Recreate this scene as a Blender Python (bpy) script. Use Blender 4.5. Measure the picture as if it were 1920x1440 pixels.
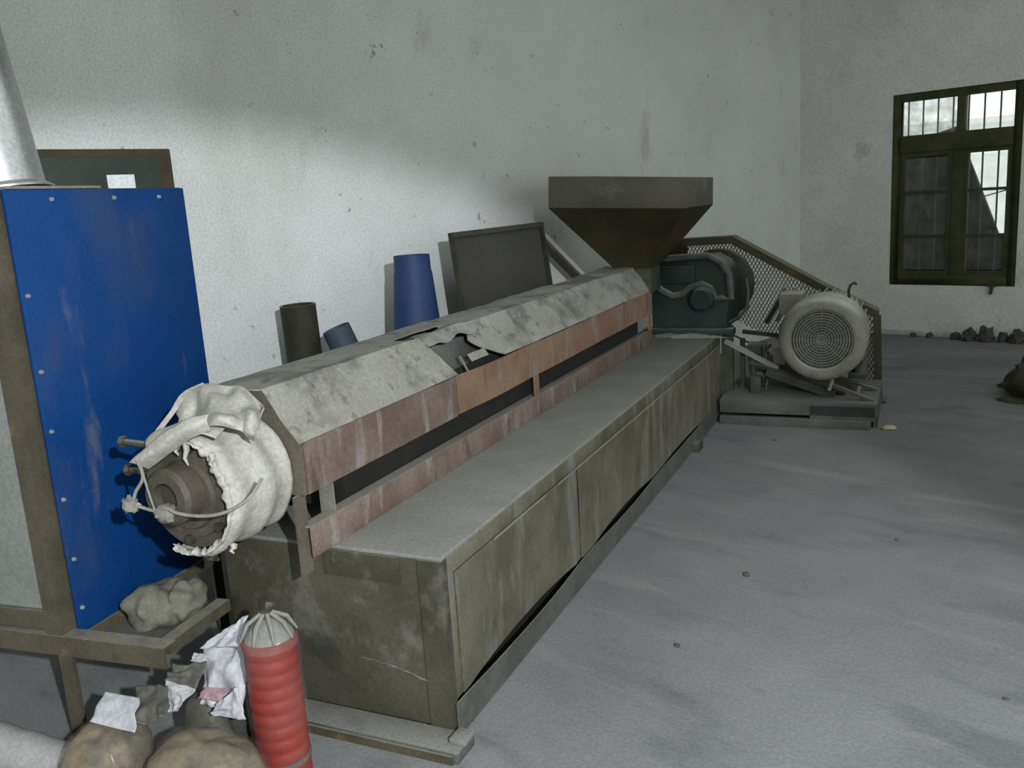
import bpy, bmesh, math, random
from math import sin, cos, pi, radians
from mathutils import Vector, Matrix, noise

scene = bpy.context.scene
for o in list(bpy.data.objects):
    bpy.data.objects.remove(o)
random.seed(7)

# ------------------------------------------------------------------ camera
YAW, PITCH, ROLL = radians(44.151), radians(11.701), radians(-3.6957)
fwd = Vector((-sin(YAW) * cos(PITCH), cos(YAW) * cos(PITCH), -sin(PITCH)))
rt = Vector((cos(YAW), sin(YAW), 0))
up = rt.cross(fwd)
r2 = cos(ROLL) * rt + sin(ROLL) * up
u2 = -sin(ROLL) * rt + cos(ROLL) * up
cd = bpy.data.cameras.new('camera')
cd.sensor_width = 36
cd.lens = 36 * 1656.5 / 1920
cd.clip_start = 0.05
cam = bpy.data.objects.new('camera', cd)
scene.collection.objects.link(cam)
mw = Matrix(((r2.x, u2.x, -fwd.x, 0), (r2.y, u2.y, -fwd.y, 0), (r2.z, u2.z, -fwd.z, 1.5), (0, 0, 0, 1)))
cam.matrix_world = mw
scene.camera = cam

# ------------------------------------------------------------------ world, lamps, exposure
world = bpy.data.worlds.new('daylight')
scene.world = world
world.use_nodes = True
bg = world.node_tree.nodes['Background']
bg.inputs[0].default_value = (0.93, 1.0, 0.97, 1)
bg.inputs[1].default_value = 1.15

sd = bpy.data.lights.new('work_lamp', 'SPOT')          # the hooded lamp hung above and right of the camera
sd.energy = 720
sd.color = (0.93, 0.97, 1.0)
sd.spot_size = radians(75)
sd.spot_blend = 0.18
sd.shadow_soft_size = 0.03
spot = bpy.data.objects.new('work_lamp', sd)
scene.collection.objects.link(spot)
spot.location = (1.4, -0.2, 2.15)
spot.rotation_euler = Vector((-0.735, 0.29, -0.612)).to_track_quat('-Z', 'Y').to_euler()

vs = scene.view_settings
vs.view_transform = 'Standard'
vs.look = 'None'
vs.exposure = 0.3
vs.gamma = 1
vs.use_curve_mapping = False

# ------------------------------------------------------------------ materials
def mat(name, c1, c2, scale=3.0, rough=0.85, metal=0.0, dust=0.0, dustcol=(0.30, 0.29, 0.25), dustscale=9.0,
        patches=(), bump=0.15, bumpscale=40.0, stretch=(1, 1, 1), detail=6.0, spec=0.3, grain=0.13, grainscale=90.0):
    m = bpy.data.materials.new(name)
    m.use_nodes = True
    nt = m.node_tree
    N, L = nt.nodes, nt.links
    p = N['Principled BSDF']
    p.inputs['Roughness'].default_value = rough
    p.inputs['Metallic'].default_value = metal
    p.inputs['Specular IOR Level'].default_value = spec
    tc = N.new('ShaderNodeTexCoord')

    def nz(sc, st=(1, 1, 1), det=detail, off=0.0):
        mp = N.new('ShaderNodeMapping')
        mp.inputs['Scale'].default_value = st
        mp.inputs['Location'].default_value = (off, off * 1.7, off * 0.6)
        L.new(tc.outputs['Object'], mp.inputs['Vector'])
        n = N.new('ShaderNodeTexNoise')
        n.inputs['Scale'].default_value = sc
        n.inputs['Detail'].default_value = det
        n.inputs['Roughness'].default_value = 0.62
        L.new(mp.outputs['Vector'], n.inputs['Vector'])
        return n.outputs['Fac']

    def ramp(src, lo, hi, a=0.0, b=1.0):
        r = N.new('ShaderNodeMapRange')
        r.interpolation_type = 'SMOOTHSTEP'
        r.inputs['From Min'].default_value = lo
        r.inputs['From Max'].default_value = hi
        r.inputs['To Min'].default_value = a
        r.inputs['To Max'].default_value = b
        L.new(src, r.inputs['Value'])
        return r.outputs['Result']

    def mix(fac, a, b):
        x = N.new('ShaderNodeMix')
        x.data_type = 'RGBA'
        if isinstance(fac, (int, float)):
            x.inputs['Factor'].default_value = fac
        else:
            L.new(fac, x.inputs['Factor'])
        for i, v in (('A', a), ('B', b)):
            s = [q for q in x.inputs if q.name == i and q.type == 'RGBA'][0]
            if isinstance(v, tuple):
                s.default_value = (*v, 1)
            else:
                L.new(v, s)
        return [q for q in x.outputs if q.type == 'RGBA'][0]

    def mul(a, b):
        x = N.new('ShaderNodeMath')
        x.operation = 'MULTIPLY'
        L.new(a, x.inputs[0])
        if isinstance(b, (int, float)):
            x.inputs[1].default_value = b
        else:
            L.new(b, x.inputs[1])
        return x.outputs[0]

    col = mix(ramp(nz(scale, stretch), 0.3, 0.7), c1, c2)
    for i, pt in enumerate(patches):
        pc, ps, lo, hi = pt[:4]
        st = pt[4] if len(pt) > 4 else (1, 1, 1)
        amt = pt[5] if len(pt) > 5 else 1.0
        col = mix(ramp(nz(ps, st, off=3.1 + 2.3 * i), lo, hi, 0, amt), col, pc)
    if dust > 0:
        g = N.new('ShaderNodeNewGeometry')
        s = N.new('ShaderNodeSeparateXYZ')
        L.new(g.outputs['Normal'], s.inputs[0])
        f = mul(ramp(s.outputs['Z'], 0.35, 0.85), dust)
        f = mul(f, ramp(nz(dustscale, off=9.0), 0.22, 0.55, 0.45, 1.0))
        col = mix(f, col, dustcol)
    if grain:
        gr = N.new('ShaderNodeMix')
        gr.data_type = 'RGBA'
        gr.blend_type = 'MULTIPLY'
        gr.inputs['Factor'].default_value = 1.0
        L.new(col, [q for q in gr.inputs if q.name == 'A' and q.type == 'RGBA'][0])
        gv = ramp(nz(grainscale, det=3.0, off=5.0), 0.3, 0.7, 1 - grain, 1 + grain)
        L.new(gv, [q for q in gr.inputs if q.name == 'B' and q.type == 'RGBA'][0])
        col = [q for q in gr.outputs if q.type == 'RGBA'][0]
    L.new(col, p.inputs['Base Color'])
    if bump:
        b = N.new('ShaderNodeBump')
        b.inputs['Strength'].default_value = bump
        b.inputs['Distance'].default_value = 0.006
        L.new(nz(bumpscale, det=4), b.inputs['Height'])
        L.new(b.outputs['Normal'], p.inputs['Normal'])
    return m

DUST = (0.175, 0.173, 0.158)
MT = {}
MT['wall'] = mat('whitewashed_plaster', (0.60, 0.615, 0.60), (0.67, 0.685, 0.68), 1.3, 0.95, bump=0.5, bumpscale=26, patches=[
    ((0.50, 0.51, 0.48), 0.7, 0.50, 0.75, (1, 1, 0.6), 0.8),
    ((0.40, 0.40, 0.37), 2.6, 0.60, 0.74, (1, 1, 0.45), 0.55),
    ((0.22, 0.21, 0.18), 5.5, 0.675, 0.72, (1, 1, 1), 0.8),
    ((0.25, 0.24, 0.21), 15.0, 0.665, 0.71, (1, 1, 1), 0.6)])
MT['wall_back'] = mat('grimy_plaster', (0.56, 0.57, 0.54), (0.64, 0.65, 0.62), 1.6, 0.95, bump=0.5, bumpscale=26, patches=[
    ((0.46, 0.46, 0.43), 1.1, 0.5, 0.75, (1, 1, 0.7), 0.8), ((0.33, 0.33, 0.30), 4.0, 0.62, 0.75, (1, 1, 0.6), 0.55)])
MT['floor'] = mat('dusty_concrete', (0.1493, 0.1535, 0.1535), (0.1957, 0.2009, 0.2019), 1.1, 0.95, bump=0.35, bumpscale=30, patches=[
    ((0.1030, 0.1092, 0.1154), 1.6, 0.50, 0.72, (0.8, 2.2, 1), 0.75),
    ((0.2318, 0.2318, 0.2245), 2.2, 0.52, 0.72, (0.5, 2.6, 1), 0.7),
    ((0.0927, 0.0927, 0.0927), 7.0, 0.62, 0.74, (1, 1, 1), 0.35)])
MT['ceiling'] = mat('ceiling_boards', (0.30, 0.30, 0.28), (0.36, 0.36, 0.34), 1.0)
MT['box_side'] = mat('painted_steel_dusty', (0.0619, 0.0561, 0.0343), (0.1071, 0.1004, 0.0728), 3.0, 0.8, dust=1, dustcol=DUST, bump=0.2, patches=[
    ((0.1322, 0.1297, 0.1155), 4.5, 0.49, 0.64, (1, 2.0, 0.5), 0.75), ((0.0301, 0.0318, 0.0259), 3.2, 0.56, 0.68, (1, 1, 0.6), 0.75),
    ((0.1256, 0.1256, 0.1189), 16, 0.58, 0.70, (1, 1, 0.4), 0.6), ((0.1030, 0.0628, 0.0293), 6.0, 0.66, 0.74, (1, 1, 1), 0.5)])
MT['box_end'] = mat('oily_steel_end', (0.038, 0.034, 0.021), (0.062, 0.057, 0.041), 3.5, 0.75, dust=1, dustcol=DUST, bump=0.25, patches=[
    ((0.108, 0.104, 0.090), 5.0, 0.52, 0.66, (1, 1, 0.8), 0.75), ((0.020, 0.022, 0.017), 3.0, 0.54, 0.66, (1, 1, 1), 0.65),
    ((0.12, 0.117, 0.104), 17, 0.62, 0.72, (1, 1, 0.5), 0.6)])
MT['box_skirt'] = mat('skirt_steel', (0.0510, 0.0561, 0.0510), (0.0850, 0.0892, 0.0824), 5.0, 0.85, dust=0.8, dustcol=DUST, bump=0.3, patches=[((0.0425, 0.0510, 0.0467), 4.0, 0.55, 0.7)])
MT['inner_dark'] = mat('steel_and_inside_shade', (0.0080, 0.0080, 0.0068), (0.0140, 0.0136, 0.0120), 4, 0.9, dust=0.3)  # steel darkened to near black, standing in for shade inside base and hood
MT['dust_top'] = mat('dust_layer', (0.1445, 0.1436, 0.1318), (0.1742, 0.1726, 0.1590), 5, 0.95, bump=0.4, bumpscale=60, patches=[((0.1020, 0.1003, 0.0892), 12, 0.6, 0.74, (1, 1, 1), 0.5)])
MT['weld_dust'] = mat('pale_weld_dust', (0.11, 0.107, 0.095), (0.16, 0.155, 0.14), 30, 0.95)
MT['hood'] = mat('hood_sheet_dusty', (0.2052, 0.1994, 0.1764), (0.2484, 0.2426, 0.2196), 4.0, 0.95, bump=0.5, bumpscale=45, patches=[
    ((0.105, 0.102, 0.088), 5.0, 0.49, 0.66, (1, 0.8, 1), 0.8), ((0.072, 0.069, 0.061), 14.0, 0.57, 0.68, (1, 1, 1), 0.65), ((0.29, 0.285, 0.26), 9.0, 0.58, 0.70, (1, 1, 1), 0.6)])
MT['rust'] = mat('rusty_oxide_paint', (0.1353, 0.0754, 0.0451), (0.1845, 0.1189, 0.0804), 4.0, 0.85, dust=0.9, dustcol=(0.2214, 0.2132, 0.1886), bump=0.3, patches=[
    ((0.2050, 0.1763, 0.1517), 6.0, 0.50, 0.68, (1, 1.6, 0.5), 0.7), ((0.0820, 0.0533, 0.0369), 6.0, 0.60, 0.74, (1, 1.2, 0.6), 0.7)])
MT['rust_near'] = mat('rusty_paint_whitened', (0.0972, 0.0634, 0.0490), (0.1440, 0.1116, 0.0972), 5.0, 0.85, dust=0.9, dustcol=(0.1944, 0.1872, 0.1656), bump=0.3, patches=[
    ((0.2088, 0.1908, 0.1764), 8.0, 0.52, 0.68, (1, 1.8, 0.45), 0.75), ((0.0540, 0.0331, 0.0230), 7.0, 0.58, 0.72, (1, 1.4, 0.5), 0.75)])
MT['frame_brown'] = mat('brown_flat_iron', (0.0638, 0.0527, 0.0408), (0.0978, 0.0833, 0.0663), 6, 0.8, bump=0.2, patches=[((0.1105, 0.0680, 0.0340), 9, 0.6, 0.75)], dust=0.7)
MT['rusty_iron'] = mat('rusty_angle_iron', (0.045, 0.039, 0.025), (0.075, 0.065, 0.042), 6, 0.85, bump=0.3, patches=[((0.15, 0.08, 0.035), 7, 0.6, 0.74)], dust=0.5)
MT['dark_iron'] = mat('dark_oily_iron', (0.022, 0.024, 0.016), (0.05, 0.05, 0.035), 8, 0.6, bump=0.3, dust=0.55, dustcol=(0.2, 0.195, 0.17))
MT['hopper'] = mat('hopper_steel', (0.0916, 0.0844, 0.0673), (0.1231, 0.1131, 0.0931), 3, 0.7, bump=0.15, patches=[((0.2003, 0.1860, 0.1574), 4, 0.6, 0.75)], dust=0.6)
MT['hopper_cone'] = mat('hopper_cone_rust', (0.022, 0.021, 0.010), (0.044, 0.039, 0.020), 3.2, 0.8, bump=0.2, patches=[((0.0935, 0.0264, 0.0066), 3.4, 0.52, 0.72, (1, 1, 1), 0.8)])
MT['gear'] = mat('teal_gearbox_paint', (0.0102, 0.0221, 0.0204), (0.0221, 0.0340, 0.0289), 6, 0.6, bump=0.3, dust=1, dustcol=(0.2040, 0.1997, 0.1785), patches=[((0.0255, 0.0255, 0.0153), 5, 0.52, 0.7)])
MT['gear_dust'] = mat('dusty_flange', (0.075, 0.078, 0.068), (0.12, 0.12, 0.105), 7, 0.85, dust=0.9, dustcol=(0.24, 0.235, 0.21), bump=0.3)
MT['motor'] = mat('motor_grey_dusty', (0.2025, 0.1958, 0.1647), (0.2700, 0.2606, 0.2228), 5, 0.85, bump=0.3, dust=0.9, dustcol=(0.4860, 0.4793, 0.4320), patches=[((0.1350, 0.1283, 0.1053), 5, 0.56, 0.72)])
MT['grille'] = mat('motor_grille', (0.1615, 0.1672, 0.1425), (0.2280, 0.2318, 0.1995), 8, 0.8, bump=0.3)
MT['die'] = mat('die_brown_iron', (0.042, 0.036, 0.027), (0.068, 0.058, 0.046), 7, 0.65, bump=0.3, patches=[((0.018, 0.016, 0.011), 6, 0.56, 0.7)])
MT['die_dark'] = mat('die_bore', (0.02, 0.019, 0.016), (0.04, 0.037, 0.03), 9, 0.6)
MT['plug'] = mat('grey_plastic_plug', (0.1275, 0.1232, 0.1080), (0.1700, 0.1658, 0.1445), 20, 0.7)
MT['sack'] = mat('white_woven_sack', (0.3010, 0.2907, 0.2565), (0.3557, 0.3454, 0.3112), 6, 0.85, bump=0.35, bumpscale=70, patches=[((0.2189, 0.2086, 0.1710), 7, 0.55, 0.75, (1, 1, 1), 0.7)])
MT['string'] = mat('white_string', (0.1680, 0.1610, 0.1400), (0.2240, 0.2170, 0.1925), 30, 0.9)
MT['blue'] = mat('blue_enamel_panel', (0.0009, 0.0274, 0.1182), (0.0019, 0.0366, 0.1449), 1.6, 0.5, spec=0.25, bump=0.05, patches=[
    ((0.0229, 0.0419, 0.1030), 2.4, 0.50, 0.74, (1, 1.2, 0.6), 0.85), ((0.0991, 0.1030, 0.1258), 3.4, 0.64, 0.78, (1, 1.6, 0.5), 0.55)])
MT['blue_far'] = mat('blue_tube_paint', (0.008, 0.036, 0.115), (0.022, 0.042, 0.11), 3, 0.6, patches=[((0.045, 0.055, 0.11), 4, 0.55, 0.75)])
MT['blue_grey'] = mat('blue_grey_tube', (0.035, 0.055, 0.085), (0.055, 0.072, 0.092), 6, 0.6)
MT['door_grey'] = mat('grey_door_sheet', (0.1350, 0.1440, 0.1332), (0.1665, 0.1755, 0.1620), 3, 0.8)
MT['duct'] = mat('galvanised_sheet', (0.5270, 0.5440, 0.5440), (0.5950, 0.6120, 0.6120), 8, 0.33, metal=0.85, bump=0.05)
MT['panel_dark'] = mat('dark_cabinet_paint', (0.024, 0.034, 0.026), (0.034, 0.046, 0.038), 5, 0.6)
MT['panel_trim'] = mat('dark_brown_trim', (0.045, 0.034, 0.020), (0.06, 0.045, 0.028), 8, 0.7)
MT['paper'] = mat('white_paper', (0.66, 0.70, 0.72), (0.72, 0.76, 0.78), 10, 0.8)
MT['tube_dark'] = mat('dark_mottled_tube', (0.016, 0.018, 0.009), (0.038, 0.037, 0.024), 9, 0.7, bump=0.3, dust=0.6)
MT['tray'] = mat('dark_grey_sheet', (0.0414, 0.0405, 0.0333), (0.0522, 0.0513, 0.0432), 2, 0.75)
MT['strip_olive'] = mat('olive_grey_strip', (0.085, 0.083, 0.058), (0.115, 0.112, 0.08), 5, 0.85)
MT['window_frame'] = mat('olive_green_frame', (0.030, 0.036, 0.013), (0.058, 0.058, 0.024), 6, 0.75, patches=[((0.12, 0.075, 0.02), 4, 0.62, 0.75, (1, 1, 1), 0.6)])
MT['tarp'] = mat('dark_board', (0.010, 0.013, 0.010), (0.028, 0.032, 0.028), 3, 0.9, patches=[((0.06, 0.07, 0.08), 4, 0.6, 0.75)])
MT['yard'] = mat('pale_yard_wall', (0.92, 0.92, 0.92), (0.96, 0.96, 0.96), 2, 0.95)
MT['rubble'] = mat('dark_rubble', (0.05, 0.048, 0.038), (0.09, 0.087, 0.07), 14, 0.95, bump=0.5)
MT['crumb'] = mat('pale_plaster_crumb', (0.30, 0.30, 0.27), (0.40, 0.40, 0.36), 14, 0.95)
MT['olive_bag'] = mat('dark_olive_bag', (0.040, 0.040, 0.018), (0.065, 0.062, 0.032), 8, 0.9, bump=0.4)
MT['red'] = mat('red_paint', (0.1628, 0.0082, 0.0034), (0.2035, 0.0163, 0.0068), 4, 0.5, patches=[((0.1418, 0.0315, 0.0242), 5, 0.46, 0.66, (1, 1, 1), 0.8)])
MT['red_rim'] = mat('faded_red_rim', (0.1430, 0.0423, 0.0325), (0.1820, 0.0650, 0.0553), 9, 0.6)
MT['grey_top'] = mat('dusty_grey_cap', (0.15, 0.152, 0.138), (0.20, 0.20, 0.183), 9, 0.9)
MT['tan'] = mat('tan_sack_content', (0.1275, 0.1037, 0.0578), (0.1700, 0.1428, 0.0892), 7, 0.8, bump=0.3, bumpscale=30, patches=[
    ((0.0595, 0.0578, 0.0476), 5.5, 0.52, 0.66, (1, 1, 1), 0.85), ((0.2210, 0.1827, 0.1190), 9, 0.58, 0.72, (1, 1, 1), 0.6)])
MT['bag_white'] = mat('white_printed_plastic', (0.3116, 0.3157, 0.3321), (0.3854, 0.3895, 0.4100), 4, 0.45, bump=0.2, patches=[((0.1230, 0.1230, 0.1189), 5, 0.64, 0.74, (1, 1, 1), 0.6)])
MT['bag_print'] = mat('faded_pink_print', (0.22, 0.12, 0.145), (0.28, 0.18, 0.20), 12, 0.5)
MT['bag_grey'] = mat('grey_dirty_plastic', (0.0630, 0.0603, 0.0504), (0.0945, 0.0918, 0.0792), 6, 0.55, bump=0.3, patches=[((0.0540, 0.0522, 0.0450), 6, 0.55, 0.7)])
MT['roll'] = mat('pale_grey_roll', (0.2550, 0.2507, 0.2465), (0.3145, 0.3102, 0.3060), 4, 0.85, patches=[((0.1445, 0.1403, 0.1360), 4, 0.58, 0.75)])
MT['yellow'] = mat('yellow_chip', (0.40, 0.36, 0.20), (0.45, 0.42, 0.25), 9, 0.9)
MT['bolt'] = mat('pale_bolt', (0.20, 0.205, 0.23), (0.25, 0.255, 0.275), 20, 0.5, metal=0.2)
MT['lump'] = mat('grey_foam_lump', (0.0975, 0.0953, 0.0750), (0.1425, 0.1402, 0.1125), 9, 0.95, bump=0.5)

def film_mat(name, tint, alpha, rough):
    m = bpy.data.materials.new(name)
    m.use_nodes = True
    nt = m.node_tree
    N, L = nt.nodes, nt.links
    p = N['Principled BSDF']
    p.inputs['Base Color'].default_value = (*tint, 1)
    p.inputs['Roughness'].default_value = rough
    p.inputs['Specular IOR Level'].default_value = 0.6
    tr = N.new('ShaderNodeBsdfTransparent')
    mx = N.new('ShaderNodeMixShader')
    tc = N.new('ShaderNodeTexCoord')
    n = N.new('ShaderNodeTexNoise')
    n.inputs['Scale'].default_value = 9
    n.inputs['Detail'].default_value = 5
    L.new(tc.outputs['Object'], n.inputs['Vector'])
    r = N.new('ShaderNodeMapRange')
    r.inputs['From Min'].default_value = 0.3
    r.inputs['From Max'].default_value = 0.7
    r.inputs['To Min'].default_value = alpha * 0.45
    r.inputs['To Max'].default_value = min(1, alpha * 1.6)
    L.new(n.outputs['Fac'], r.inputs['Value'])
    L.new(r.outputs['Result'], mx.inputs['Fac'])
    L.new(tr.outputs[0], mx.inputs[1])
    L.new(p.outputs[0], mx.inputs[2])
    L.new(mx.outputs[0], N['Material Output'].inputs['Surface'])
    b = N.new('ShaderNodeBump')
    b.inputs['Strength'].default_value = 0.4
    L.new(n.outputs['Fac'], b.inputs['Height'])
    L.new(b.outputs['Normal'], p.inputs['Normal'])
    return m
MT['film'] = film_mat('clear_plastic_film', (0.34, 0.30, 0.30), 0.07, 0.2)
MT['glass_dirty'] = film_mat('dirty_glass', (0.42, 0.44, 0.42), 0.30, 0.12)
MT['glass'] = film_mat('window_glass', (0.5, 0.52, 0.5), 0.08, 0.08)

# ------------------------------------------------------------------ mesh building
class MB:
    def __init__(s):
        s.v, s.f = [], []
    def add(s, vs, fs):
        b = len(s.v)
        s.v += [tuple(v) for v in vs]
        s.f += [tuple(i + b for i in f) for f in fs]
        return s
    def box(s, x0, x1, y0, y1, z0, z1):
        return s.add([(x, y, z) for z in (z0, z1) for y in (y0, y1) for x in (x0, x1)],
                     [(0, 2, 3, 1), (4, 5, 7, 6), (0, 1, 5, 4), (1, 3, 7, 5), (3, 2, 6, 7), (2, 0, 4, 6)])
    def bar(s, p, q, w, h, upv=(0, 0, 1)):
        p, q = Vector(p), Vector(q)
        d = (q - p).normalized()
        a = d.cross(Vector(upv))
        if a.length < 1e-4:
            a = d.cross(Vector((1, 0, 0)))
        a.normalize()
        b = a.cross(d)
        vs = []
        for c in (p, q):
            for i, j in ((-1, -1), (1, -1), (1, 1), (-1, 1)):
                vs.append(c + a * (i * w / 2) + b * (j * h / 2))
        return s.add(vs, [(3, 2, 1, 0), (4, 5, 6, 7), (0, 1, 5, 4), (1, 2, 6, 5), (2, 3, 7, 6), (3, 0, 4, 7)])
    def lathe(s, prof, origin, axis, n=32, close=False):
        """prof: list of (radius, distance along axis)"""
        o, ax = Vector(origin), Vector(axis).normalized()
        a = ax.cross(Vector((0, 0, 1)))
        if a.length < 1e-3:
            a = Vector((1, 0, 0))
        a.normalize()
        b = ax.cross(a)
        vs, fs = [], []
        for r, t in prof:
            for k in range(n):
                th = 2 * pi * k / n
                vs.append(o + ax * t + (a * cos(th) + b * sin(th)) * max(r, 1e-4))
        m = len(prof)
        for i in range(m - 1 + (1 if close else 0)):
            i2 = (i + 1) % m
            for k in range(n):
                k2 = (k + 1) % n
                fs.append((i * n + k, i * n + k2, i2 * n + k2, i2 * n + k))
        return s.add(vs, fs)
    def tube(s, p, q, r, n=16, r1=None):
        p, q = Vector(p), Vector(q)
        l = (q - p).length
        return s.lathe([(0, 0), (r, 0), (r if r1 is None else r1, l), (0, l)], p, q - p, n)
    def pipe(s, p, q, r, t, n=24, r1=None):
        p, q = Vector(p), Vector(q)
        l = (q - p).length
        r1 = r if r1 is None else r1
        return s.lathe([(r, 0), (r1, l), (r1 - t, l), (r - t, 0)], p, q - p, n, close=True)
    def prism(s, poly, fn, a, b):
        """poly of 2D points, fn(p2, t)->3D"""
        n = len(poly)
        vs = [fn(p, a) for p in poly] + [fn(p, b) for p in poly]
        fs = [tuple(range(n))[::-1], tuple(range(n, 2 * n))]
        fs += [(i, (i + 1) % n, n + (i + 1) % n, n + i) for i in range(n)]
        return s.add(vs, fs)
    def sweep(s, pts, r, n=6):
        pts = [Vector(p) for p in pts]
        vs, fs = [], []
        prev = None
        for i, p in enumerate(pts):
            d = (pts[min(i + 1, len(pts) - 1)] - pts[max(i - 1, 0)]).normalized()
            a = d.cross(Vector((0, 0, 1))) if prev is None else prev - d * prev.dot(d)
            if a.length < 1e-3:
                a = d.cross(Vector((1, 0, 0)))
            a.normalize()
            prev = a
            b = d.cross(a)
            rr = r[i] if isinstance(r, (list, tuple)) else r
            for k in range(n):
                th = 2 * pi * k / n
                vs.append(p + (a * cos(th) + b * sin(th)) * rr)
        m = len(pts)
        for i in range(m - 1):
            for k in range(n):
                k2 = (k + 1) % n
                fs.append((i * n + k, i * n + k2, (i + 1) * n + k2, (i + 1) * n + k))
        fs.append(tuple(range(n))[::-1])
        fs.append(tuple((m - 1) * n + k for k in range(n)))
        return s.add(vs, fs)
    def grid(s, fn, nu, nv):
        vs = [fn(i / nu, j / nv) for i in range(nu + 1) for j in range(nv + 1)]
        w = nv + 1
        return s.add(vs, [(i * w + j, (i + 1) * w + j, (i + 1) * w + j + 1, i * w + j + 1) for i in range(nu) for j in range(nv)])
    def blob(s, c, rad, seed=0, amp=0.15, freq=3.0, nu=24, nv=16, flat=-1.0, fold=0.0, power=1.0):
        c = Vector(c)
        vs, fs = [], []
        off = Vector((seed * 3.7, seed * 1.3, seed * 7.1))
        for j in range(nv + 1):
            ph = -pi / 2 + pi * j / nv
            for i in range(nu):
                th = 2 * pi * i / nu
                d = Vector((cos(ph) * cos(th), cos(ph) * sin(th), sin(ph)))
                d = Vector([math.copysign(abs(q) ** power, q) for q in d])
                h = noise.noise(d * freq + off) * amp
                if fold:
                    h += fold * (0.5 - abs(noise.noise(d * freq * 1.7 + off * 2)) * 2)
                p = Vector((d.x * rad[0], d.y * rad[1], d.z * rad[2])) * (1 + h)
                if p.z < flat:
                    p.z = flat
                vs.append(c + p)
        for j in range(nv):
            for i in range(nu):
                i2 = (i + 1) % nu
                fs.append((j * nu + i, j * nu + i2, (j + 1) * nu + i2, (j + 1) * nu + i))
        return s.add(vs, fs)

def link(name, mb, m, parent=None, shift=(0, 0, 0), bevel=0.0, smooth=35, solid=0.0):
    me = bpy.data.meshes.new(name)
    sh = Vector(shift)
    me.from_pydata([tuple(Vector(v) - sh) for v in mb.v], [], mb.f)
    bm = bmesh.new()
    bm.from_mesh(me)
    bmesh.ops.remove_doubles(bm, verts=bm.verts, dist=1e-5)
    bmesh.ops.recalc_face_normals(bm, faces=bm.faces)
    if bevel:
        es = [e for e in bm.edges if len(e.link_faces) == 2 and e.calc_face_angle(0) > 0.6]
        bmesh.ops.bevel(bm, geom=es, offset=bevel, segments=2, affect='EDGES', profile=0.5)
    bm.to_mesh(me)
    bm.free()
    if smooth:
        for p in me.polygons:
            p.use_smooth = True
        me.set_sharp_from_angle(angle=radians(smooth))
    me.materials.append(m if not isinstance(m, str) else MT[m])
    o = bpy.data.objects.new(name, me)
    scene.collection.objects.link(o)
    if parent is not None:
        o.parent = parent
    if solid:
        md = o.modifiers.new('thickness', 'SOLIDIFY')
        md.thickness = solid
        md.offset = 0
    return o

class Thing:
    """an Empty at the thing's base in a turned frame; parts are given in that frame's coordinates"""
    def __init__(s, name, label, cat, base, yaw=0.0, origin=(0, 0, 0), group=None):
        s.base = Vector(base)
        R = Matrix.Rotation(yaw, 4, 'Z')
        e = bpy.data.objects.new(name, None)
        e.empty_display_size = 0.1
        scene.collection.objects.link(e)
        e.location = R @ s.base + Vector(origin)
        e.rotation_euler = (0, 0, yaw)
        e['label'] = label
        e['category'] = cat
        if group:
            e['group'] = group
        s.e = e
    def part(s, name, mb, m, parent=None, label=None, kind=None, **k):
        o = link(name, mb, m, parent or s.e, s.base, **k)
        if label:
            o['label'] = label
        if kind:
            o['kind'] = kind
        return o

def solo(name, label, cat, mb, m, yaw=0.0, origin=(0, 0, 0), base=(0, 0, 0), group=None, **k):
    o = link(name, mb, m, None, base, **k)
    R = Matrix.Rotation(yaw, 4, 'Z')
    o.location = R @ Vector(base) + Vector(origin)
    o.rotation_euler = (0, 0, yaw)
    o['label'] = label
    o['category'] = cat
    if group:
        o['group'] = group
    return o

def struct(name, mb, m, parent=None, **k):
    o = link(name, mb, m, parent, **k)
    if parent is None:
        o['kind'] = 'structure'
    return o

MY = radians(19.254)     # turn of the machine against the room
CY = radians(25.27)      # turn of the blue cabinet
CO = (-2.578, 0.767, 0)  # foot of the blue cabinet's front corner

# ------------------------------------------------------------------ room
WX, WY = -4.19, 8.695
def wall_grid(fn, nu, nv, amp):
    def g(a, b):
        p = Vector(fn(a, b))
        return p
    return MB().grid(g, nu, nv)
struct('floor', MB().box(WX - 0.3, 7.5, -7, WY + 0.3, -0.2, 0), 'floor', smooth=0)
struct('wall_left', MB().box(WX - 0.25, WX, -7, WY + 0.25, 0, 4.3), 'wall', smooth=0)
wx0, wx1, wz0, wz1 = -3.285, -2.185, 0.475, 2.23
bw = MB()
bw.box(WX, wx0, WY, WY + 0.25, 0, 4.3)
bw.box(wx1, 7.5, WY, WY + 0.25, 0, 4.3)
bw.box(wx0, wx1, WY, WY + 0.25, 0, wz0)
bw.box(wx0, wx1, WY, WY + 0.25, wz1, 4.3)
struct('wall_back', bw, 'wall_back', smooth=0)
struct('ceiling', MB().box(WX - 0.25, -0.6, -4.0, WY + 0.25, 4.3, 4.45).box(2.4, 7.5, -4.0, WY + 0.25, 4.3, 4.45).box(-0.6, 2.4, WY - 1.0, WY + 0.25, 4.3, 4.45).box(-0.6, 2.4, -4.0, -2.0, 4.3, 4.45), 'ceiling', smooth=0)  # unseen ceiling; middle strip left open to let in more ambient light

# plaster beading along the foot of the back wall
tr = MB()
def bead(a, b):
    x = WX + 0.02 + a * 3.6
    h = 0.035 + 0.03 * noise.noise((x * 5, 0, 1)) + 0.02 * noise.noise((x * 17, 2, 1))
    dpt = 0.05 + 0.03 * noise.noise((x * 6, 5, 1))
    th = b * pi / 2
    return (x, WY - dpt * cos(th), h * sin(th))
tr.grid(bead, 160, 4)
struct('trim_1', tr, 'crumb')

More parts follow.
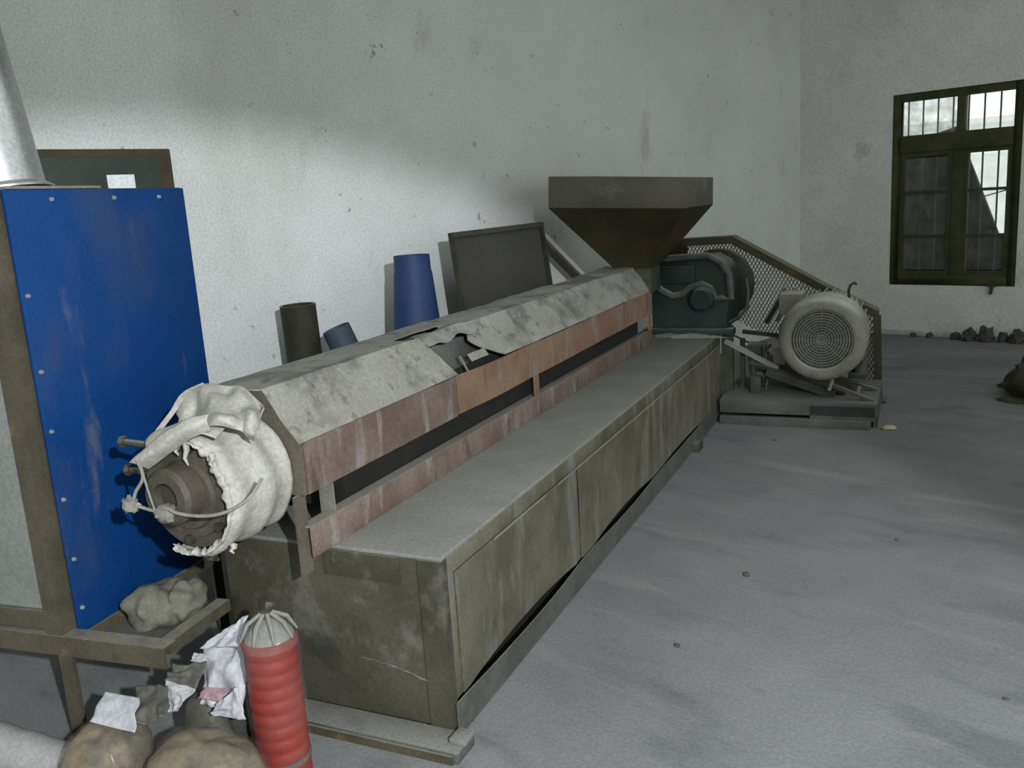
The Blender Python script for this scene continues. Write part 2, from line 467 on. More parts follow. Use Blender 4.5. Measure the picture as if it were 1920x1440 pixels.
# window
win = bpy.data.objects.new('window_1', None)
scene.collection.objects.link(win)
win['kind'] = 'structure'
win.location = (-2.735, WY + 0.05, wz0)
WB = win.location
def wpart(name, mb, m, parent=None, **k):
    return link(name, mb, m, parent or win, WB, **k)
y0, y1 = WY + 0.02, WY + 0.09
fr = MB()
fr.box(wx0, wx0 + 0.075, y0, y1, wz0, wz1).box(wx1 - 0.075, wx1, y0, y1, wz0, wz1)
fr.box(wx0 + .075, wx1 - .075, y0, y1, wz0, wz0 + 0.09).box(wx0 + .075, wx1 - .075, y0, y1, wz1 - 0.07, wz1)
wpart('window_frame', fr, 'window_frame', bevel=0.004)
wpart('transom', MB().box(wx0 + .075, wx1 - .075, y0 - 0.01, y1, 1.70, 1.855), 'window_frame', bevel=0.004)
wpart('mullion', MB().box(-2.725, -2.655, y0, y1, 1.855, wz1 - .07), 'window_frame', bevel=0.004)
wpart('mullion', MB().box(-2.745, -2.655, y0, y1, wz0 + .09, 1.70), 'window_frame', bevel=0.004)
for a, b in ((wx0 + .075, -2.745), (-2.655, wx1 - .075)):
    s = MB()
    s.box(a, a + .04, y0 + .01, y1 - .01, wz0 + .09, 1.70).box(b - .04, b, y0 + .01, y1 - .01, wz0 + .09, 1.70)
    s.box(a + .04, b - .04, y0 + .01, y1 - .01, wz0 + .09, wz0 + .13).box(a + .04, b - .04, y0 + .01, y1 - .01, 1.66, 1.70)
    sash = wpart('sash', s, 'window_frame')
    zs = [wz0 + .13, 0.93, 1.335, 1.66]
    for z in zs[1:3]:
        wpart('muntin', MB().box(a + .04, b - .04, y0 + .02, y1 - .02, z - .013, z + .013), 'window_frame', sash)
    for z, zz in zip(zs[:-1], zs[1:]):
        wpart('pane', MB().box(a + .04, b - .04, y0 + .034, y0 + .038, z + .0135, zz - .0135), 'glass', sash, smooth=0)
wpart('pane', MB().box(wx0 + .075, -2.725, y0 + .034, y0 + .038, 1.856, wz1 - .071), 'glass_dirty', smooth=0)
wpart('pane', MB().box(-2.655, wx1 - .075, y0 + .034, y0 + .038, 1.856, wz1 - .071), 'glass', smooth=0)
for i in range(8):
    x = wx0 + 0.09 + i * 0.131
    wpart('security_bar', MB().tube((x, WY + .17, wz0 - .0), (x, WY + .17, wz1), 0.008, 8), 'window_frame')
wpart('stay_rod', MB().tube((-2.50, y1 + .02, 1.27), (-2.27, y1 + .03, 1.33), 0.006, 6), 'window_frame')
wpart('window_latch', MB().bar((-2.36, WY - .03, 0.50), (-2.37, WY - .03, 0.41), 0.035, 0.02).box(-2.40, -2.33, WY - .035, WY + .03, .475, .50), 'window_frame')

# the yard seen through the window
solo('yard_wall', 'pale rendered wall across the yard seen through the window', 'wall',
     MB().box(-6.5, -0.5, 12.0, 12.2, -0.2, 2.05).box(-6.5, -0.5, 11.95, 12.25, 2.05, 2.12), 'yard', smooth=0)
solo('yard_ground', 'pale yard ground beyond the window', 'ground', MB().box(-9, 6, WY + .31, 13, -0.25, -0.05), 'yard', smooth=0)
slab = [(-3.54, 1.71), (-3.36, 1.81), (-3.07, 1.86), (-2.84, 1.92), (-2.73, 1.6), (-2.46, 0.9), (-2.18, 0.87), (-2.10, 0.27), (-2.1, -0.05), (-3.6, -0.05)]
solo('leaning_board', 'dark torn board leaning outside behind the lower window panes', 'board',
     MB().prism(slab, lambda p, t: (p[0], 9.15 + t - 0.04 * (p[1] - 1), p[1]), 0.0, 0.05), 'tarp', smooth=0)

# ------------------------------------------------------------------ the extruder
X = Thing('plastic_extruder', 'long dusty plastic extruder with rusty barrel hood on steel box base', 'machine', (-1.56, 3.9, 0), MY)
bx0, bx1, by0, by1, bz = -1.96, -1.165, 1.97, 5.83, 0.555
base = X.part('base_core', MB().box(bx0 + .03, bx1 - .055, by0 + .035, by1 - .03, 0.02, bz - .01), 'inner_dark', label='core of the machine base coloured dark for the shade inside')  # solid core, its dark colour stands in for shade behind the panel gaps
X.part('top_plate', MB().box(bx0, bx1, by0, by1, bz - .012, bz), 'dust_top', base, bevel=.003, label='dust-covered top plate')
side = MB().box(bx1 - .035, bx1, by0, by1, 0.485, bz - .0125)
X.part('top_rail', side, 'box_side', base, bevel=.003)
def skirt_fn(off):
    def q(a, b):
        u = by0 + .01 + (by1 - by0 - .01) * a
        wob = .012 * max(0, sin(pi * (u - 2.05) / .95)) ** .8 * (2.05 < u < 3.0) + .009 * max(0, sin(pi * (u - 3.2) / .9)) ** .8 * (3.2 < u < 4.1)
        return (bx1 + .010 - off + wob * b, u, .004 + .104 * b + .003 * noise.noise((u * 2, 1, 1)) * b)
    return q
skg = MB().grid(skirt_fn(0), 60, 4).grid(skirt_fn(.004), 60, 4)
skg.f += [(i * 5 + 4, (i + 1) * 5 + 4, 305 + (i + 1) * 5 + 4, 305 + i * 5 + 4) for i in range(60)] + [(j, j + 1, 305 + j + 1, 305 + j) for j in range(4)]
X.part('skirt', skg, 'box_skirt', base)
X.part('corner_post', MB().box(bx1 - .075, bx1, by0, by0 + .07, 0.108, 0.485), 'box_side', base, bevel=.004)
X.part('corner_post', MB().box(bx1 - .05, bx1, by1 - .07, by1, 0.108, 0.485), 'box_side', base, bevel=.004)
X.part('divider_post', MB().box(bx1 - .035, bx1 - .003, 3.0, 3.055, 0.108, 0.485), 'box_side', base)
def side_panel(u0, u1, gap, outw):
    g = MB()
    nu, nz_ = 22, 8
    def fn(side):
        def q(a, b):
            u = u0 + (u1 - u0) * a
            arc = max(0.0, sin(pi * min(max((a - gap[0]) / (gap[1] - gap[0]), 0), 1))) ** 0.8
            zb = 0.110 + gap[2] * arc
            z = zb + (0.484 - zb) * b
            bulge = outw * arc * (1 - b) ** 1.5 + 0.004 * noise.noise((u * 2, z * 4, 1))
            return (bx1 + 0.003 - bulge - side * 0.004, u, z)
        return q
    g.grid(fn(0), nu, nz_)
    g.grid(fn(1), nu, nz_)
    w = nz_ + 1
    n1 = (nu + 1) * w
    for j in range(nz_):
        for i in (0, nu):
            g.f.append((i * w + j, i * w + j + 1, n1 + i * w + j + 1, n1 + i * w + j))
    for i in range(nu):
        for j in (0, nz_):
            g.f.append((i * w + j, (i + 1) * w + j, n1 + (i + 1) * w + j, n1 + i * w + j))
    return g
X.part('side_panel', side_panel(2.0405, 2.998, (0.04, 0.98, 0.014), 0.012), 'box_side', base)
X.part('side_panel', side_panel(3.057, 4.302, (0.12, 0.82, 0.011), 0.010), 'box_side', base)
X.part('side_panel', side_panel(4.305, 5.75, (0.0, 0.6, 0.010), 0.002), 'box_side', base)
X.part('end_panel', MB().box(bx0 + .02, -1.245, by0 + .002, by0 + .03, 0.03, bz - .0125), 'box_end', base, bevel=.003)
X.part('end_panel', MB().box(-1.242, bx1 - .076, by0, by0 + .03, 0.03, bz - .0125), 'box_end', base, bevel=.003)
wv = X.part('weld_seam', MB().sweep([(-1.46 + i * .014, by0 - .001, 0.208 - 0.0013 * i * i * .12 + .006 * noise.noise((i * .9, 3, 1))) for i in range(20)],
                               [0.0012 + .0075 * max(0, noise.noise((i * 1.3, 1, 4))) for i in range(20)], 6), 'weld_dust', base, label='pale ragged weld seam on the end')
X.part('corner_strip', MB().box(bx1 - .076, bx1 - .0755, by0, by0 + .02, 0.03, .5).box(bx1 - .075, bx1 + .001, by0 - .003, by0 + .03, 0.012, bz - .013), 'box_end', base)
sk = MB().box(-1.93, -1.10, 1.865, 1.967, 0.0, 0.034)
X.part('skid', sk, 'box_skirt', base, bevel=.004, label='low steel skid under the near end')
X.part('skid_lip', MB().box(-1.93, -1.115, 1.858, 1.8645, 0, .026), 'rusty_iron', base)
X.part('end_strip', MB().box(-1.56, -1.30, by0 - .003, by0 + .0015, .462, .540), 'box_end', base, bevel=.001)
X.part('skid_block', MB().box(-1.145, -1.095, 1.90, 1.96, .0345, .052), 'dust_top', base, bevel=.003)
X.part('foot', MB().box(bx1 - .05, bx1 + .05, 4.92, 5.02, 0.0, 0.055), 'dark_iron', base, bevel=.003)
dl = MB()
dl.add([(bx1 + .0045, u, 0.4785 + .001 * noise.noise((u * 9, 1, 1)) + dz) for u in [2.3 + .05 * i for i in range(69)] for dz in (0, .008)],
       [(2 * i, 2 * i + 2, 2 * i + 3, 2 * i + 1) for i in range(68)])
X.part('dust_ledge', dl, 'dust_top', base, label='thin line of dust on the panel seam')

# rails and posts of the hood frame
hx0, hx1, hu0, hu1 = -1.91, -1.512, 1.86, 5.42
frame = X.part('hood_frame', MB().bar((hx1 - .024, hu0 + .004, .51), (hx1 - .024, hu0 + .004, .742), .048, .008, (1, 0, 0)), 'frame_brown', label='brown flat-iron frame of the hood')
rail = MB().box(hx1 - .006, hx1, hu0 + .01, hu1, .556, .648).box(hx1 - .045, hx1 - .006, hu0 + .01, hu1, .642, .648)
X.part('lower_rail', rail, 'rust_near', frame, bevel=.002)
rail2 = MB().box(hx0, hx0 + .006, hu0 + .01, hu1, .556, .648).box(hx0 + .006, hx0 + .045, hu0 + .01, hu1, .642, .648)
X.part('lower_rail', rail2, 'rust', frame)
for u in (3.50, 5.36):
    X.part('post', MB().box(hx1 - .008, hx1 - .002, u, u + .05, .648, .745), 'rust', frame)
    X.part('post', MB().box(hx0 + .002, hx0 + .008, u, u + .05, .648, .745), 'rust', frame)
X.part('post', MB().box(hx1 - .06, hx1 - .01, 2.0, 2.006, .56, .742), 'plug', frame, label='pale plate behind the near post')
X.part('post', MB().box(hx0, hx0 + .05, hu0, hu0 + .008, .51, .742), 'frame_brown', frame)
hexp = [(hx1, .742), (hx1, .888), (-1.617, 1.036), (-1.80, 1.036), (hx0, .888), (hx0, .742)]
ep = MB().prism(hexp, lambda p, t: (p[0], hu0 + t, p[1]), 0.0, 0.012)
X.part('end_plate', ep, 'frame_brown', frame, label='hexagonal brown end plate of the hood')

hood = None
def strip(u0, u1, z0, z1, sag=0.0, nu=24):
    def mk(off):
        def q(a, b):
            u = u0 + (u1 - u0) * a
            w = sag * noise.noise((u * 1.7, 4, 2))
            w2 = .006 * noise.noise((u * 4, b * 2, 6))
            return (hx1 + w2 * (b - .2) - off + .003, u, z0 + (z1 - z0) * b + w)
        return q
    g = MB().grid(mk(0), nu, 3).grid(mk(.004), nu, 3)
    return g
hood = X.part('hood', strip(hu0 + .013, 2.768, .742, .889), 'rust_near', solid=0, label='rusty sheet hood, near side strip whitened by dust')
X.part('side_strip', strip(2.772, hu1, .742, .886, .012), 'rust', hood, label='far rust-brown side strip')
hood['name_note'] = ''
del hood['name_note']

def slope_pt(u, b, lift=0.0):
    """b 0 at the shoulder, 1 at the ridge"""
    x = hx1 + (-1.617 - hx1) * b
    z = .888 + (1.036 - .888) * b
    return Vector((x + .82 * lift, u, z + .57 * lift))
def sheet(fn, nu, nv, th=.004, nrm=(.82, 0, .57)):
    nrm = Vector(nrm)
    g = MB().grid(lambda a, b: fn(a, b), nu, nv)
    g.grid(lambda a, b: Vector(fn(a, b)) - nrm * th, nu, nv)
    w = nv + 1
    n1 = (nu + 1) * w
    for j in range(nv):
        for i in (0, nu):
            g.f.append((i * w + j, i * w + j + 1, n1 + i * w + j + 1, n1 + i * w + j))
    for i in range(nu):
        for j in (0, nv):
            g.f.append((i * w + j, (i + 1) * w + j, n1 + (i + 1) * w + j, n1 + i * w + j))
    return g
def near_slope(a, b):
    u1 = 2.772 - .075 * b + .012 * noise.noise((b * 6, 1, 1))
    u = hu0 - .004 + (u1 - hu0 + .004) * a
    return slope_pt(u, b, .006 + .008 * a + .005 * noise.noise((u * 3, b * 3, 2)))
X.part('hood_panel', sheet(near_slope, 30, 6), 'hood', hood, label='near sloping hood sheet, lifted and dusty')
def far_slope(a, b):
    u0 = 3.04 + .16 * max(0, 1 - b * 2.2) - .02 * b + .03 * noise.noise((b * 7, 3, 1))
    u = u0 + (hu1 + .02 - u0) * a
    return slope_pt(u, b, .004 + .018 * noise.noise((u * 2.0, b * 1.5, 5)) + .008 * noise.noise((u * 7, b * 5, 5)))
X.part('hood_panel', sheet(far_slope, 50, 8), 'hood', hood, label='far sloping hood sheet, wavy and torn at the hole')
# flat top sheets
def top_sheet(u0, u1, x0, x1, zz, amp, seed):
    def q(a, b):
        u = u0 + (u1 - u0) * a
        x = x0 + (x1 - x0) * b
        return Vector((x, u, zz + amp * noise.noise((u * 2.5, x * 8, seed)) + amp * .5 * noise.noise((u * 8, x * 20, seed))))
    return sheet(q, 30, 6, .004, (0, 0, 1))
X.part('hood_panel', top_sheet(hu0 - .004, 2.66, -1.812, -1.617, 1.040, .005, 1), 'hood', hood)
X.part('hood_panel', top_sheet(2.665, 3.02, -1.812, -1.70, 1.040, .006, 2), 'hood', hood)
X.part('hood_panel', top_sheet(3.0, hu1 + .01, -1.812, -1.612, 1.040, .012, 3), 'hood', hood)
def left_slope(a, b):
    u = hu0 + (hu1 - hu0) * a
    return Vector((-1.80 + (hx0 + 1.80) * b, u, 1.036 + (.888 - 1.036) * b))
X.part('hood_panel', sheet(left_slope, 2, 1, .004, (-.82, 0, .57)), 'hood', hood)
X.part('side_strip', MB().box(hx0, hx0 + .004, hu0 + .013, hu1, .742, .889), 'rust', hood)
# what shows in the torn hole
X.part('heater_cover', MB().prism([(-1.592, .80), (-1.592, .915), (-1.635, .985), (-1.78, .985), (-1.78, .80)], lambda p, t: (p[0], 2.80 + t, p[1]), 0, .36), 'box_skirt', hood, bevel=.006, label='grey heater cover showing in the torn hole')
def torn(a, b):
    u = 2.70 + .42 * a
    return Vector((-1.575 - .11 * b + .02 * noise.noise((u * 9, 1, 3)), u + .05 * b, 1.012 + .030 * sin(pi * b) + .018 * noise.noise((u * 10, b * 3, 1))))
X.part('torn_flap', sheet(torn, 20, 5, .003, (0, 0, 1)), 'hood', hood, label='crumpled torn edge of sheet')
X.part('hole_bracket', MB().bar((-1.515, 2.905, .86), (-1.548, 2.885, .945), .022, .006), 'plug', hood, label='pale bracket in the hole')
X.part('hole_lip', sheet(lambda a, b: slope_pt(2.93 + .14 * a, .14 + .18 * b, .012 + .008 * noise.noise((a * 5, b * 3, 3))), 8, 3), 'hood', hood)
# debris inside the frame
for k, (u, s) in enumerate(((2.35, .03), (2.62, .022), (4.83, .045), (4.4, .02))):
    X.part('fluff_tuft', MB().blob((hx1 - .075, u, bz + s * .6), (s, s * 1.8, s), k, .5, 3, 12, 8, -s * .6), 'sack' if k == 2 else 'crumb', hood)

# barrel, die head
BC = (-1.712, .805)
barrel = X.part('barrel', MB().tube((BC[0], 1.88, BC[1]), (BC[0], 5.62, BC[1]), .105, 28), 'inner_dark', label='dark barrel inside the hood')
X.part('gap_shade_box', MB().box(-1.86, -1.565, 2.12, 5.30, .605, .90), 'inner_dark', barrel, bevel=.02)  # dark box added so the gap under the hood looks shaded
head = X.part('die_head', MB().lathe([(0, .22), (.150, .22), (.155, .21), (.155, .028), (.148, .018), (.12, .018), (.118, .012), (.095, .012), (.09, .0), (.0, .0)], (BC[0], 1.628, BC[1]), (0, 1, 0), 40), 'die', bevel=0, label='brown die head at the near end of the barrel')
X.part('die_nozzle', MB().lathe([(.078, .09), (.076, .012), (.066, 0), (.040, 0), (.036, .02), (.03, .06), (0, .06)], (BC[0] - .004, 1.568, BC[1] + .012), (0, 1, 0), 32), 'die', head)
X.part('die_bore', MB().lathe([(0, 0), (.034, 0), (.034, .02), (0, .02)], (BC[0] - .004, 1.590, BC[1] + .012), (0, 1, 0), 24), 'die_dark', head)
X.part('melt_plug', MB().blob((BC[0] - .012, 1.575, BC[1] - .030), (.033, .028, .024), 4, .3, 3, 14, 10), 'plug', head, label='pale lump of set plastic in the bore')
for k, a in enumerate((35, 80, 215, 265, 320)):
    c, s_ = cos(radians(a)), sin(radians(a))
    X.part('bolt', MB().lathe([(0, 0), (.014, 0), (.014, .016), (0, .016)], (BC[0] + .125 * c, 1.631, BC[1] + .125 * s_), (0, 1, 0), 6), 'die_dark', head)
for z, y in ((.925, 1.66), (.845, 1.665)):
    X.part('clamp_bolt', MB().tube((BC[0] - .12, y, z), (BC[0] - .215, y - .02, z + .012), .009, 10).lathe([(0, 0), (.016, 0), (.016, .014), (0, .014)], (BC[0] - .20, y - .016, z + .01), (-1, -.2, .1), 6), 'dark_iron', head)

# hopper: loose on its throat and leaning a little
hp = [(-2.037, 1.629), (-1.211, 1.566), (-1.215, 1.394), (-2.048, 1.442)]
hu = (5.10, 5.91)
rim = MB()
t_ = .012
ring0 = [Vector((hp[i][0], hu[j], hp[i][1])) for i, j in ((0, 0), (1, 0), (1, 1), (0, 1))]
ring1 = [Vector((hp[i][0], hu[j], hp[i][1])) for i, j in ((3, 0), (2, 0), (2, 1), (3, 1))]
cc = sum(ring0, Vector()) / 4
ring0i = [p + (Vector((cc.x, cc.y, p.z)) - p).normalized() * t_ for p in ring0]
ring1i = [p + (Vector((cc.x, cc.y, p.z)) - p).normalized() * t_ for p in ring1]
q4 = lambda a, b: [(a + i, a + (i + 1) % 4, b + (i + 1) % 4, b + i) for i in range(4)]
rim.add(ring0 + ring1 + ring1i + ring0i, q4(0, 4) + q4(4, 8) + q4(8, 12) + q4(12, 0))
hopper = X.part('hopper', rim, 'hopper', bevel=.003, label='square brown steel feed hopper leaning slightly')
nk = [Vector((x, u, 1.035)) for x, u in ((-1.735, 5.39), (-1.50, 5.39), (-1.50, 5.62), (-1.735, 5.62))]
cone = MB()
cone.add(ring1 + nk + [p + Vector((.01, .01, 0)) if i == 0 else p + Vector((-.01, .01, 0)) if i == 1 else p + Vector((-.01, -.01, 0)) if i == 2 else p + Vector((.01, -.01, 0)) for i, p in enumerate(nk)] + ring1i,
         q4(0, 4) + q4(4, 8) + q4(8, 12) + q4(12, 0))
X.part('hopper_cone', cone, 'hopper_cone', hopper, smooth=20, label='dark rusty tapered lower half')
X.part('feed_throat', MB().box(-1.735, -1.50, 5.39, 5.62, .88, 1.034), 'dark_iron', hopper, bevel=.006)

# gearbox
gp = [(-1.60, .60), (-1.60, .93), (-1.575, 1.0), (-1.52, 1.055), (-1.22, 1.065), (-1.14, 1.02), (-1.095, .95), (-1.085, .80), (-1.10, .68), (-1.10, .60)]
gear = X.part('gearbox', MB().prism(gp, lambda p, t: (p[0], 5.74 + t, p[1]), 0, .42), 'gear', bevel=.012, label='dark teal gearbox with dusty flange')
fl = []
def ringprof(sc, dz=0):
    cx, cz = -1.345, .86
    return [(cx + (x - cx) * sc, cz + (z - cz) * sc + dz) for x, z in gp[1:-2]]
out = [(x, z) for x, z in ringprof(1.05)]
path = [(x, 5.725, z) for x, z in [(-1.60, .84)] + out[:] + [(-1.12, .80), (-1.17, .80), (-1.20, .865), (-1.26, .895), (-1.33, .875), (-1.38, .83), (-1.45, .82), (-1.53, .86), (-1.58, .93)]]
X.part('cover_flange', MB().sweep(path, .022, 8), 'gear_dust', gear)
X.part('gear_foot', MB().box(-1.66, -1.06, 5.72, 5.82, .557, .60), 'gear', gear, bevel=.006)
X.part('shaft_boss', MB().lathe([(0, 0), (.062, 0), (.078, .012), (.082, .10), (0, .10)], (-1.255, 5.66, .80), (0, 1, 0), 28), 'gear', gear, label='round teal shaft cover')
X.part('inspection_cover', MB().box(-1.53, -1.30, 5.715, 5.742, .90, 1.01), 'gear', gear, bevel=.008)
X.part('drive_pulley', MB().lathe([(.03, 0), (.20, 0), (.25, .012), (.25, .03), (.235, .045), (.25, .06), (.235, .075), (.25, .09), (.25, .11), (.06, .11), (.0, .11)], (-1.27, 6.22, .83), (0, 1, 0), 40), 'dark_iron', gear)
X.part('gear_shaft', MB().tube((-1.27, 6.16, .83), (-1.27, 6.40, .83), .04, 16), 'dark_iron', gear)
X.part('oil_pipe', MB().sweep([(-1.10, 5.80, .63), (-1.04, 5.83, .66), (-1.0, 5.90, .72), (-1.01, 6.0, .80), (-1.04, 6.1, .88)], .012, 8), 'dark_iron', gear)
X.part('dust_heap', MB().blob((-1.36, 5.66, .556), (.24, .05, .022), 3, .5, 4, 28, 8, 0), 'dust_top', gear, label='small bank of dust at the gearbox foot')

# ------------------------------------------------------------------ belt guard
G = Thing('belt_guard', 'wire mesh belt guard in flat-iron frame behind the gearbox and motor', 'guard', (-.9, 6.45, 0), MY)
gl = [(-1.60, .62), (-1.60, 1.145), (-1.178, 1.152), (-.572, .80), (-.225, .62), (-.205, .0)]
for i in range(len(gl) - 1):
    p, q = gl[i], gl[i + 1]
    G.part('frame_bar', MB().bar((p[0], 6.43, p[1]), (q[0], 6.43, q[1]), .014, .17, (0, 1, 0)) if i else MB().bar((p[0], 6.43, p[1]), (q[0], 6.43, q[1]), .014, .17, (0, 1, 0)), 'rusty_iron')
for i in range(len(gl) - 1):
    p, q = gl[i], gl[i + 1]
    G.part('frame_lip', MB().bar((p[0], 6.345, p[1] - .02), (q[0], 6.345, q[1] - (.02 if i < 4 else 0)), .05, .006, (0, 1, 0)), 'rusty_iron')
wires = MB()
def guard_top(x):
    for (a, b), (c, d) in zip(gl[1:], gl[2:]):
        if a <= x <= c:
            return b + (d - b) * (x - a) / (c - a)
    return .6
def guard_bot(x):
    return .62 - max(0, x + 1.35) * .5
for sgn in (1, -1):
    k = -60
    while k < 130:
        off = k * .026
        pts = []
        # lines x - sgn*1.6*(z) = const
        for st in range(0, 60):
            z = st * .02
            x = -1.60 + off + sgn * .55 * (z - .6)
            if -1.595 < x < -.22 and guard_bot(x) < z < guard_top(x) - .01:
                pts.append((x, 6.50 + .003 * sgn, z))
        if len(pts) > 1:
            wires.bar(pts[0], pts[-1], .007 if sgn > 0 else .004, .005, (0, 1, 0))
        k += 1
mesh_o = G.part('wire_mesh', wires, 'motor', kind='stuff', smooth=0)
for i, (p, q) in enumerate((((-.80, .79), (-.93, .56)), ((-.74, .80), (-.86, .57)))):
    G.part('guard_strut', MB().bar((p[0], 6.25, p[1]), (q[0], 6.25, q[1]), .035, .03), 'motor' if i else 'dark_iron')
G.part('frame_post', MB().box(-1.60, -1.53, 6.33, 6.52, 1.02, 1.143), 'dark_iron')
G.part('guard_foot', MB().box(-.25, -.16, 6.30, 6.52, 0, .02), 'rusty_iron')
G.part('guard_stay', MB().bar((-1.60, 6.52, .63), (-.95, 6.52, .30), .03, .008).bar((-1.56, 6.52, 0.0), (-1.56, 6.52, .66), .04, .008, (0, 1, 0)), 'rusty_iron')

# ------------------------------------------------------------------ drive motor on its stand
D = Thing('drive_motor', 'big dusty grey electric motor with round fan grille on a low steel stand', 'motor', (-.55, 5.9, 0), MY)
mc = Vector((-.508, 0, .555))
R_ = .262
body = D.part('motor_body', MB().lathe([(0, .26), (.215, .26), (.215, .74), (.17, .76), (.0, .76)], (mc.x, 5.58, mc.z), (0, 1, 0), 40), 'motor')
for k in range(22):
    a = radians(-40 + k * 12.4)
    c, s_ = cos(a), sin(a)
    D.part('cooling_fin', MB().bar((mc.x + .225 * c, 5.84, mc.z + .225 * s_), (mc.x + .225 * c, 6.30, mc.z + .225 * s_), .008, .035, (c, 0, s_)), 'motor', body)
cowl = D.part('fan_cowl', MB().lathe([(.180, .018), (.188, .004), (.205, 0), (.235, .010), (.255, .035), (R_, .075), (R_, .27), (.25, .27), (.25, .06), (.18, .03)], (mc.x, 5.58, mc.z), (0, 1, 0), 56, close=True), 'motor')
D.part('fan_hub', MB().lathe([(0, 0), (.05, 0), (.055, .02), (.19, .035), (.19, .04), (0, .04)], (mc.x, 5.612, mc.z), (0, 1, 0), 40), 'grille', cowl)
for r in [.03 + .0165 * i for i in range(10)]:
    D.part('grille_ring', MB().lathe([(r - .0035, 0), (r + .0035, 0), (r + .0035, .006), (r - .0035, .006)], (mc.x, 5.594, mc.z), (0, 1, 0), 40, close=True), 'grille', cowl)
for k in range(8):
    a = pi * k / 8
    D.part('grille_spoke', MB().bar((mc.x - .184 * cos(a), 5.603, mc.z - .184 * sin(a)), (mc.x + .184 * cos(a), 5.603, mc.z + .184 * sin(a)), .006, .006, (0, 1, 0)), 'grille', cowl)
D.part('motor_pulley', MB().lathe([(0, 0), (.11, 0), (.12, .01), (.11, .03), (.12, .05), (.11, .07), (.12, .09), (0, .09)], (mc.x, 6.34, mc.z), (0, 1, 0), 32), 'dark_iron', body)
D.part('lifting_eye', MB().sweep([(mc.x + .13, 6.0, mc.z + .20), (mc.x + .125, 6.0, mc.z + .25), (mc.x + .135, 6.0, mc.z + .285), (mc.x + .16, 6.0, mc.z + .30), (mc.x + .172, 6.0, mc.z + .285)], .009, 8), 'dark_iron', body)
D.part('terminal_box', MB().box(mc.x - .30, mc.x - .15, 5.95, 6.18, mc.z + .10, mc.z + .24), 'motor', body, bevel=.01)
for x in (-.70, -.32):
    D.part('motor_foot', MB().box(x - .05, x + .05, 5.86, 6.26, .262, .292).box(x - .015, x + .015, 5.9, 6.22, .29, .40), 'dark_iron', body, bevel=.004)
# sloping slide plate and stand
D.part('slide_plate', MB().bar((-.98, 6.02, .36), (-.38, 6.02, .175), .42, .022, (0, 0, 1)), 'dark_iron', bevel=.003)
D.part('slide_plate_rib', MB().bar((-.86, 5.76, .315), (-.44, 5.76, .17), .012, .05, (0, 0, 1)), 'dark_iron')
D.part('slide_rail', MB().bar((-.46, 5.70, .255), (-.20, 5.70, .15), .03, .02), 'frame_brown')
D.part('slide_rail', MB().bar((-.44, 5.98, .235), (-.20, 5.98, .165), .03, .02), 'frame_brown')
D.part('jack_bolt', MB().tube((-.47, 5.69, .22), (-.45, 5.69, .29), .012, 10), 'motor')
D.part('jack_bolt', MB().tube((-.31, 5.80, .175), (-.30, 5.80, .225), .010, 10), 'motor')
stand = D.part('stand_top', MB().box(-1.13, -.185, 5.62, 6.33, .135, .160), 'box_skirt', bevel=.004)
D.part('stand_beam', MB().box(-1.13, -.185, 5.60, 5.615, .075, .160).box(-1.13, -.185, 5.615, 5.66, .150, .1595), 'box_skirt', bevel=.002)
D.part('stand_beam', MB().box(-1.13, -.22, 5.585, 5.65, .0, .052), 'box_skirt', bevel=.004)
D.part('stand_web', MB().box(-.575, -.20, 5.60, 5.63, .05, .14), 'box_skirt')
D.part('stand_beam', MB().box(-1.13, -.185, 6.27, 6.33, .0, .134), 'box_skirt')
D.part('stand_cheek', MB().box(-.21, -.185, 5.66, 6.265, .0, .134), 'box_skirt')
D.part('strut', MB().bar((-1.14, 5.86, .50), (-.80, 5.86, .318), .03, .03), 'motor', label='pale dusty diagonal strut')
D.part('stand_post', MB().box(-1.165, -1.09, 5.86, 5.90, .16, .60), 'dark_iron')
D.part('stand_post', MB().box(-1.06, -1.03, 5.95, 5.98, .16, .50), 'dark_iron')
D.part('stand_plate', MB().box(-1.02, -.90, 6.05, 6.07, .25, .46), 'motor')
D.part('hanging_cable', MB().sweep([(-.93, 5.9, .44), (-.96, 5.86, .36), (-.955, 5.84, .28), (-.94, 5.85, .20), (-.90, 5.86, .17)], .018, 8), 'dark_iron')
D.part('hanging_cable', MB().sweep([(-.86, 5.95, .46), (-.90, 5.92, .42), (-.91, 5.9, .33), (-.87, 5.88, .24), (-.88, 5.86, .17)], .012, 8), 'dark_iron')
D.part('junction_box', MB().box(-1.0, -.91, 5.88, 5.95, .36, .46), 'dark_iron', bevel=.006)
D.part('junction_box', MB().box(-.84, -.76, 5.92, 6.0, .33, .43), 'motor', bevel=.006)
D.part('clutter_block', MB().box(-.97, -.90, 5.80, 5.87, .162, .27), 'dark_iron', bevel=.006)
D.part('belt_arm', MB().bar((-1.05, 6.0, .54), (-.70, 6.0, .50), .03, .025), 'dark_iron')

solo('floor_chip', 'small yellowish chip on the floor at the motor stand corner', 'debris',
     MB().blob((-.12, 5.63, .012), (.045, .025, .016), 3, .3, 3, 12, 8, -.012), 'yellow', MY, base=(-.12, 5.63, 0))

